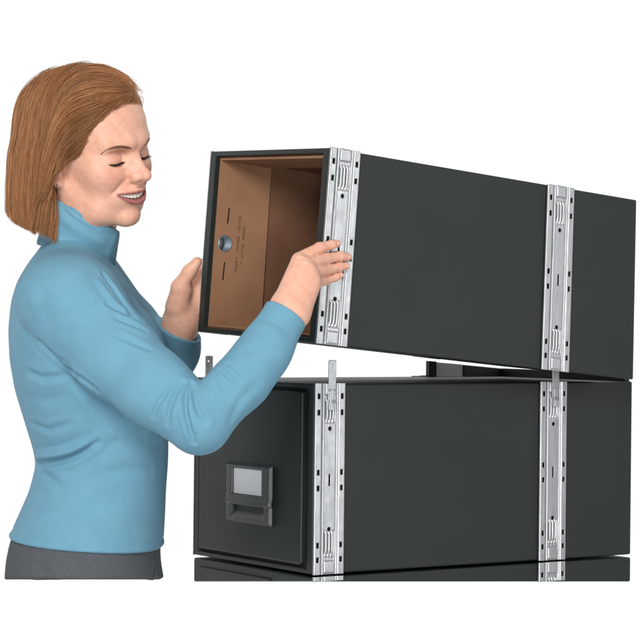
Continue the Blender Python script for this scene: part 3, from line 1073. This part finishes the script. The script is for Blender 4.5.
# --- sweater
sb_lo = (W(-2, 300, 3.4)[0], 3.0, W(0, 566, 3.2)[2]); sb_hi = (W(318, 300, 3.2)[0], 3.70, W(0, 226, 3.33)[2])
Vs, Qs = surface_nets(sweater_sdf, sb_lo, sb_hi, .0022)
Ns = grad(sweater_sdf, Vs)
FOLDS = [
    # elbow creases
    (-.0046, .0036, [(190, 383), (186, 398), (186, 414), (190, 430), (194, 442)]),
    (-.0036, .0034, [(193, 384), (194, 398), (199, 412), (206, 422)]),
    (-.0036, .0036, [(184, 383), (174, 396), (169, 410), (168, 424)]),
    (-.0026, .0036, [(179, 381), (166, 393), (158, 404), (153, 416)]),
    (.0022, .0040, [(190, 392), (190, 410), (196, 430)]),
    (-.0022, .0032, [(221, 370), (229, 377), (238, 383)]),
    (-.0018, .0032, [(228, 363), (236, 370), (243, 377)]),
    (-.0014, .0032, [(214, 373), (220, 384), (226, 392)]),
    # armpit and shoulder pulls
    (-.0038, .0038, [(103, 274), (114, 289), (125, 305), (134, 319)]),
    (.0026, .0050, [(98, 280), (108, 294), (122, 312)]),
    (-.0030, .0038, [(108, 304), (122, 312), (140, 322)]),
    (-.0030, .0036, [(116, 318), (130, 324), (146, 331)]),
    (-.0022, .0044, [(112, 334), (130, 341), (150, 350)]),
    # underarm line and the pulls that run into it
    (-.0030, .0046, [(40, 342), (56, 358), (70, 370), (84, 380), (97, 390)]),
    (-.0014, .0050, [(52, 352), (70, 366), (80, 384), (86, 396)]),
    (-.0022, .0055, [(74, 384), (90, 396), (106, 408), (122, 416)]),
    (-.0026, .0060, [(92, 402), (104, 416), (120, 428), (142, 434)]),
    (-.0013, .0014, [(89, 398), (89, 416), (90, 434), (90, 454)]),
    (-.0026, .0050, [(28, 372), (44, 378), (62, 376)]),
    (-.0022, .0050, [(32, 424), (50, 430), (70, 424)]),
    # waist
    (-.0048, .0042, [(37, 464), (54, 463), (70, 459), (86, 451), (98, 442)]),
    (.0046, .0052, [(38, 456), (56, 454), (72, 450), (86, 442)]),
    (-.0026, .0060, [(40, 470), (52, 480), (60, 486)]),
    (-.0020, .0080, [(100, 476), (124, 470), (150, 472)]),
    (-.0016, .0080, [(104, 448), (120, 440), (140, 440), (160, 446)]),
    # back
    (-.0014, .0090, [(24, 330), (44, 346), (62, 366)]),
    (-.0016, .0090, [(26, 396), (46, 400), (66, 396)]),
    (-.0012, .0090, [(38, 280), (46, 310), (52, 350)]),
    # forearm
    (-.0016, .0060, [(230, 420), (240, 400), (256, 384)]),
    (-.0014, .0060, [(246, 352), (262, 348), (276, 350)]),
    (-.0016, .0050, [(262, 318), (274, 322), (290, 334)]),
]
Vs2 = folds(Vs, Ns, sweater_sdf, FOLDS)
# fine lengthwise ribbing near hem, and a raised hem edge
hd = -plane(Vs.astype(np.float32), HEM_L, hem_n)
rib = np.sin((Vs[:, 0] + .35 * Vs[:, 1]) / .0042 * 2 * np.pi) * (1 - sstep(hd, .05, .075)) * (hd > -.01) * (np.abs(Vs[:, 1] - DT) < .2)
band = np.exp(-((hd - .004) / .003) ** 2) - .8 * np.exp(-((hd - .012) / .0018) ** 2)
reg = (Vs[:, 2] < W(0, 520, DT)[2])
Vs2 = Vs2 + Ns * (reg * (.0010 * band))[:, None]
sweater = np_mesh('sweater', Vs2, Qs, M_KNIT, person)
lo = np.minimum(NK0, NK1) - .10; hi = np.maximum(NK0, NK1) + .10
Vc, Qc = surface_nets(collar_sdf, lo, hi, .0018)
Nc = grad(collar_sdf, Vc)
Vc = folds(Vc, Nc, collar_sdf, [(-.0022, .006, [(64, 208), (78, 220), (96, 230), (112, 237)]), (.0020, .008, [(62, 218), (78, 228), (100, 240)]),
                                (-.0016, .007, [(62, 236), (80, 246), (104, 252)])])
np_mesh('turtleneck_collar', Vc, Qc, M_KNIT, sweater)
# --- trousers
Vt, Qt = surface_nets(trousers_sdf, (W(-4, 300, 3.4)[0], 3.12, W(0, 592, 3.15)[2]), (W(176, 300, 3.3)[0], 3.54, W(0, 510, 3.3)[2]), .003)
Nt = grad(trousers_sdf, Vt)
Vt = folds(Vt, Nt, trousers_sdf, [(-.004, .003, [(156, 552), (155, 566), (153.5, 578)]), (-.002, .008, [(40, 560), (44, 578)])])
np_mesh('trousers', Vt, Qt, M_TROUSER, person)

# --- teeth
def tooth(V, F, y0, y1):
    n = 7
    base = len(V)
    for i in range(n):
        t = i / (n - 1)
        y = y0 + (y1 - y0) * t
        ed = 1 - abs(2 * t - 1) ** 3
        for j in range(6):
            s_ = j / 5
            z0, z1 = z_top(abs(y)) + .004, max(z_bot(abs(y)) + .0010, -.0696) if abs(y) < .02 else z_bot(abs(y)) + .001
            z = z0 + (z1 + (1 - ed) * .0012 - z0) * s_
            x = x_lip(y) - .0052 + .0011 * ed - .0012 * s_ ** 4
            V.append((x, y, z))
    for i in range(n - 1):
        for j in range(5):
            F.append((base + i * 6 + j, base + (i + 1) * 6 + j, base + (i + 1) * 6 + j + 1, base + i * 6 + j + 1))
TV, TF = [], []
edges = [0, .0072, .0126, .0174, .0214, .0250, .0282]
for sg in (-1, 1):
    for i in range(len(edges) - 1):
        a, b = sg * edges[i], sg * edges[i + 1]
        a, b = min(a, b), max(a, b)
        tooth(TV, TF, a + .00022, b - .00022)
t = mesh_obj('teeth', from_head(np.array(TV)), TF, M_TEETH, person, True)
s = t.modifiers.new('thickness', 'SOLIDIFY'); s.thickness = .0015; s.offset = 0
# --- eyes and lashes
def uv_sphere(c, r, n=24, m=16):
    V, F = [], []
    for i in range(m + 1):
        th = math.pi * i / m
        for j in range(n):
            ph = 2 * math.pi * j / n
            V.append((c[0] + r * math.sin(th) * math.cos(ph), c[1] + r * math.sin(th) * math.sin(ph), c[2] + r * math.cos(th)))
    for i in range(m):
        for j in range(n):
            F.append((i * n + j, (i + 1) * n + j, (i + 1) * n + (j + 1) % n, i * n + (j + 1) % n))
    return V, F
def tubes(lines, radii, sides=4):
    """many thin tapered tubes as one vertex/quad set"""
    VV, QQ = [], []
    base = 0
    for L, r in zip(lines, radii):
        L = np.asarray(L)
        T = np.gradient(L, axis=0)
        T /= np.linalg.norm(T, axis=1, keepdims=True) + 1e-12
        ref = np.eye(3)[np.argmin(np.abs(T).max(0))][None]
        A = np.cross(T, ref); A /= np.linalg.norm(A, axis=1, keepdims=True) + 1e-12
        B = np.cross(T, A)
        rr = np.asarray(r).reshape(-1, 1) if np.ndim(r) else np.full((len(L), 1), r)
        n = len(L)
        ring = [L + rr * (math.cos(a) * A + math.sin(a) * B) for a in np.arange(sides) * 2 * math.pi / sides]
        P = np.stack(ring, 1).reshape(-1, 3)
        VV.append(P)
        i = np.arange(n - 1)[:, None] * sides + np.arange(sides)[None]
        j = np.arange(n - 1)[:, None] * sides + (np.arange(sides)[None] + 1) % sides
        QQ.append(np.stack([i, j, j + sides, i + sides], -1).reshape(-1, 4) + base)
        base += n * sides
    return np.concatenate(VV), np.concatenate(QQ)
for sg in (-1, 1):
    c = EYE * np.array([1, sg, 1])
    V, F = uv_sphere(c, .0128)
    mesh_obj('eye', from_head(np.array(V)), F, M_EYE, person, True)
    # iris looking down
    lash, rad = [], []
    tt_ = np.linspace(-1, 1, 23)
    base = EYE + np.stack([.0148 - .008 * tt_ ** 2 - .003 * tt_, -.0005 + .0190 * tt_, -.0030 - .0046 * (1 - tt_ ** 2) + .0022 * np.clip(tt_, 0, 1) ** 2], 1)
    tt_ = tt_[2:21]; base = base[2:21]
    for _ in range(5):
        base = base - grad(head_sdf, base) * (head_sdf(base.astype(np.float32)) - .0003)[:, None]
    lash.append(base * np.array([1, sg, 1])); rad.append(.00150 * np.clip((tt_ + .95) * 2.2, .25, 1) * np.clip((.86 - tt_) * 4, .25, 1))
    for k in range(60):
        t = rng.uniform(-.85, .68)
        p0 = np.array([np.interp(t, tt_, base[:, a]) for a in range(3)])
        d = np.array([.8, .45 * t + .15, -.35]); d /= np.linalg.norm(d)
        ln = .0055 + .0025 * t
        s_ = np.linspace(0, 1, 5)[:, None]
        pts = p0 + d * ln * s_ + np.array([0, 0, .0026]) * s_ ** 2
        lash.append(pts * np.array([1, sg, 1])); rad.append(np.linspace(.00030, .00008, 5))
    Vl, Ql = tubes([from_head(l) for l in lash], [r * HS for r in rad], 4)
    np_mesh('eyelashes', Vl, Ql, M_LASH, person)
    # eyebrow hairs
    br, rad = [], []
    tb = np.linspace(0, 1, 40)
    pxs = np.array([(132, 149.2), (127, 147.6), (121, 146.8), (114.5, 147.2), (108.5, 149.0), (104, 151.6), (100, 155)])
    ctl = np.array([to_head(march(lambda p: head_sdf(to_head(p)) * HS, *c_, 3.0, 3.5)[None])[0] for c_ in pxs]) * np.array([1, -1, 1])
    spn = np.stack([np.interp(tb, np.linspace(0, 1, 7), ctl[:, a]) for a in range(3)], 1)
    for a in range(3):
        spn[:, a] = np.convolve(np.pad(spn[:, a], 4, mode='reflect', reflect_type='odd'), np.ones(9) / 9, 'valid')
    gn = grad(head_sdf, spn, .003)
    tg = np.gradient(spn, axis=0); tg /= np.linalg.norm(tg, axis=1, keepdims=True)
    upv = np.cross(gn, tg); upv *= np.sign(upv[:, 2:3])
    for k in range(460):
        t = rng.random() ** .85
        at = lambda A_: np.array([np.interp(min(t, 1), tb, A_[:, a]) for a in range(3)])
        w = .0031 * (1 - .80 * t ** 1.5) * (.55 + .45 * min(1, t * 6))
        o_ = rng.uniform(-1, 1)
        d = at(tg) + at(upv) * (.45 * (1 - t) ** 2 - .25 * o_)
        ln = rng.uniform(.004, .0075)
        s_ = np.linspace(0, 1, 4)[:, None]
        pts = at(spn) + at(upv) * w * o_ + d * ln * s_ + at(gn) * (np.array([[.0000], [.0007], [.0009], [.0004]]) - 14. * (ln * s_) ** 2)
        br.append(from_head(pts * np.array([1, sg, 1]))); rad.append(np.array([.00026, .00028, .00020, .00008]) * HS)
    Vl, Ql = tubes(br, rad, 4)
    np_mesh('eyebrow', Vl, Ql, M_BROW, person)
# earring
V, F = uv_sphere(np.array([.0005, -.0790, -.0430]), .0022, 14, 10)
mesh_obj('earring', from_head(np.array(V)), F, M_GOLD, person, True)

# ------------------------------------------------------------------ hair
def hair_x(z):
    return np.interp(z, [-.2, -.06, -.03, 0, .02, .045, .065, .080, .2], [-.008, -.004, .011, .033, .045, .0605, .0715, .084, .12])
HB_C = W(57, 170, 3.305)
_ht = [(256, 12, 108, .085), (240, 10, 108, .092), (222, 9, 108, .095), (197, 9, 108, .100), (152, 11, 108, .099), (126, 18, 106, .086), (110, 26, 104, .070), (95, 38, 98, .046), (80, 54, 82, .018), (72, 62, 76, .010), (64, 66, 72, .005)]
_hz = np.array([W(0, a[0], 3.3)[2] for a in _ht])
HZ = np.linspace(_hz.min(), _hz.max(), 200)
def _hs(v):
    y = np.interp(HZ, _hz, v)
    k = np.exp(-(np.arange(-20, 21) / 9.) ** 2); k /= k.sum()
    return np.convolve(np.pad(y, 20, mode='reflect', reflect_type='odd'), k, 'valid')
HL, HR_, HBW = _hs([W(a[1], 150, 3.3)[0] for a in _ht]), _hs([W(a[2], 150, 3.3)[0] for a in _ht]), _hs([a[3] for a in _ht])
HEM_A = W(10, 219, 3.3)
HEM_N = np.cross(W(54, 242.5, 3.3) - HEM_A, np.array([0, 1., 0])); HEM_N /= np.linalg.norm(HEM_N)
if HEM_N[2] > 0: HEM_N = -HEM_N
_xe = [(250, 55), (215, 53.5), (197, 51), (186, 49), (176, 52), (168, 62), (160, 74), (145, 92), (120, 170)]
XEZ = np.array([W(0, a[0], 3.22)[2] for a in _xe]); XEX = np.array([W(a[1], 200, 3.22)[0] for a in _xe])
_xc2 = [(250, 61), (232, 60), (210, 57), (189, 55), (171, 58), (145, 63), (119, 68), (100, 78), (85, 95), (60, 140)]
XCZ = np.array([W(0, a[0], 3.2)[2] for a in _xc2]); XCX = np.array([W(a[1], 200, 3.2)[0] for a in _xc2])
def hair_sdf(p):
    q = to_head(p)
    d = ell(q, (-.016, 0, .044), (.107, .090, .084))
    d = smin(d, ell(q, (.030, -.006, .072), (.050, .056, .044)), .03)
    d = d * HS
    # hanging bob
    zz = p[:, 2]
    l = np.interp(zz, HZ, HL).astype(np.float32)
    r = np.interp(zz, HZ, HR_).astype(np.float32)
    b = np.interp(zz, HZ, HBW).astype(np.float32)
    a = (r - l) / 2
    u, v = (p[:, 0] - (l + r) / 2) / a, (p[:, 1] - 3.305) / b
    col_ = (np.sqrt(u * u + v * v) - 1) * np.minimum(a, b) * .85
    col_ = smax(col_, plane(p, HEM_A, HEM_N), .016)
    col_ = smax(col_, p[:, 0] - np.interp(p[:, 2], XCZ, XCX).astype(np.float32), .008)
    col_ = smax(col_, p[:, 2] - W(0, 88, 3.3)[2], .03)
    d = smin(d, col_, .016)
    # open at the face
    d = smax(d, (q[:, 0] - hair_x(q[:, 2])) * HS * .8, .006)
    xe = np.interp(p[:, 2], XEZ, XEX)
    d = smax(d, p[:, 0] - xe.astype(np.float32), .006)
    # hollow: keep only a shell outside the neck and shoulders
    return d
hlo = (W(-4, 150, 3.4)[0], 3.14, W(0, 252, 3.2)[2]); hhi = (W(160, 150, 3.2)[0], 3.46, W(0, 50, 3.3)[2])
Vh, Qh = surface_nets(hair_sdf, hlo, hhi, .0028)
Nh = grad(hair_sdf, Vh, .002)
Vu = Vh - Nh * .0045                                  # body of hair under the strands
# strands: walk over the hair surface
def flow(P):
    q = to_head(P.astype(np.float32))
    fr = sstep(q[:, 0], -.005, .065)
    topz = sstep(q[:, 2], .05, .12)
    vl = np.stack([-1.25 * fr - .08, np.where((q[:, 1] > .03) & (q[:, 0] < -.02), 1, -1) * (.55 * topz + .1), 0 * fr], 1)
    v = vl @ RH.T
    v[:, 2] -= .55 + .75 * (1 - fr)
    return v
def walk(P, steps, ds, depth):
    out = [P.copy()]
    gz = [np.zeros(len(P))]
    alive = np.ones(len(P), int) * steps
    vel = None
    for k in range(1, steps):
        g = grad(hair_sdf, P, .002)
        v = flow(P)
        v = v - (v * g).sum(1, keepdims=True) * g
        v /= np.linalg.norm(v, axis=1, keepdims=True) + 1e-9
        vel = v if vel is None else .65 * vel + .35 * v
        vel /= np.linalg.norm(vel, axis=1, keepdims=True) + 1e-9
        P = P + vel * ds
        d = hair_sdf(P.astype(np.float32))
        P = P - g * np.clip(d + depth, -.004, .004)[:, None]
        out.append(P.copy()); gz.append(g[:, 2])
    return np.stack(out, 1), np.stack(gz, 1)
NS = 13000
up_z = Nh[:, 2]
qv = to_head(Vh.astype(np.float32))
wgt = (.25 + 1.2 * sstep(qv[:, 2], .0, .10)) * (Vh[:, 1] < 3.40)
wgt = wgt * np.where((qv[:, 0] > hair_x(qv[:, 2]) - .012) & (qv[:, 2] > .01), 2.5, 1.)
wgt = wgt * (Vh[:, 2] > W(0, 215, 3.25)[2]) * ~((qv[:, 1] > .050) & (qv[:, 0] > -.02))
px_ = proj(Vh)
wgt = wgt * ~((px_[:, 0] > 140) & (px_[:, 1] > 82))
wgt = wgt * np.where((px_[:, 0] > 48) & (px_[:, 1] > 130) & (px_[:, 0] < 92), 3.2, 1.)
seed = rng.choice(len(Vh), NS, p=wgt / wgt.sum())
P0_ = Vh[seed]
depth = rng.uniform(-.0008, .0036, NS) 
def lock_noise(P, f, s0):
    r_ = np.random.default_rng(s0)
    o = 0
    for _ in range(5):
        k_ = r_.normal(0, f, 3)
        o = o + np.sin(P @ k_ + r_.uniform(0, 6.3))
    return o / 2.2
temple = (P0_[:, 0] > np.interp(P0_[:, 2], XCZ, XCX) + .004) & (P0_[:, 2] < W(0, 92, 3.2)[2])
LN = lock_noise(Vh[seed], 210, 3); LC = lock_noise(Vh[seed], 150, 9)
depth = depth + .0022 * LN
P0 = Vh[seed] - Nh[seed] * depth[:, None]
ST, GZ = walk(P0, 46, .0052, depth)
lines, rads, cols = [], [], []
zend0 = W(0, 243, 3.25)[2]
PAL = np.array([(.40, .185, .080), (.36, .162, .068), (.29, .128, .052), (.50, .275, .135), (.36, .145, .056)])
q0 = to_head(P0.astype(np.float32))
isroot = (q0[:, 0] > hair_x(q0[:, 2]) - .010) & (q0[:, 2] > -.02)
kk = (q0 + np.stack([rng.uniform(.001, .0075, NS), np.zeros(NS), -rng.uniform(0, .003, NS)], 1)).astype(np.float32)
for _ in range(4):
    kk = kk - grad(head_sdf, kk) * head_sdf(kk)[:, None]
ROOT = from_head(kk)
for i in range(NS):
    L = ST[i]
    ez = rng.uniform(-.006, .005)
    ok = np.nonzero(((L - HEM_A) @ HEM_N > ez) | (GZ[i] < -.8) | (temple[i] & (L[:, 0] < np.interp(L[:, 2], XCZ, XCX) - .001)))[0]
    n = ok[0] if len(ok) else len(L)
    if n < 6:
        continue
    m_ = min(n - 1, 9)
    if np.linalg.norm(L[m_] - L[0]) < .0052 * m_ * .72:
        continue
    L = L[:n].copy()
    # natural irregularity
    s_ = np.linspace(0, 1, n)
    wob = (rng.normal(0, 1, 3)[None] * np.sin(s_ * rng.uniform(2, 7) + rng.uniform(0, 6))[:, None]) * .0011
    L += wob
    if isroot[i]:                                          # root hairs growing out of the hairline
        root = ROOT[i]
        L = np.concatenate([[root, root * .6 + L[0] * .4 + np.array([0, 0, .0012])], L[1:]])
        n = len(L); s_ = np.linspace(0, 1, n)
    r = rng.uniform(.00014, .00027) * (1 - .55 * s_ ** 3) * (.35 + .65 * sstep(s_, 0, .12))
    lines.append(L); rads.append(r)
    c = PAL[rng.choice(5, p=[.38, .28, .12, .08, .14])] * rng.uniform(.98, 1.26) * (1 + .17 * LC[i]) * (.80 if temple[i] else 1.)  # temple strands darker: shade on the tucked hair put into their colour
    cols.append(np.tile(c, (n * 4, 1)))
Vst, Qst = tubes(lines, rads, 4)
Va = np.concatenate([Vu, Vst]); Qa = np.concatenate([Qh, Qst + len(Vu)])
hair = np_mesh('hair', Va, Qa, M_HAIR, person)
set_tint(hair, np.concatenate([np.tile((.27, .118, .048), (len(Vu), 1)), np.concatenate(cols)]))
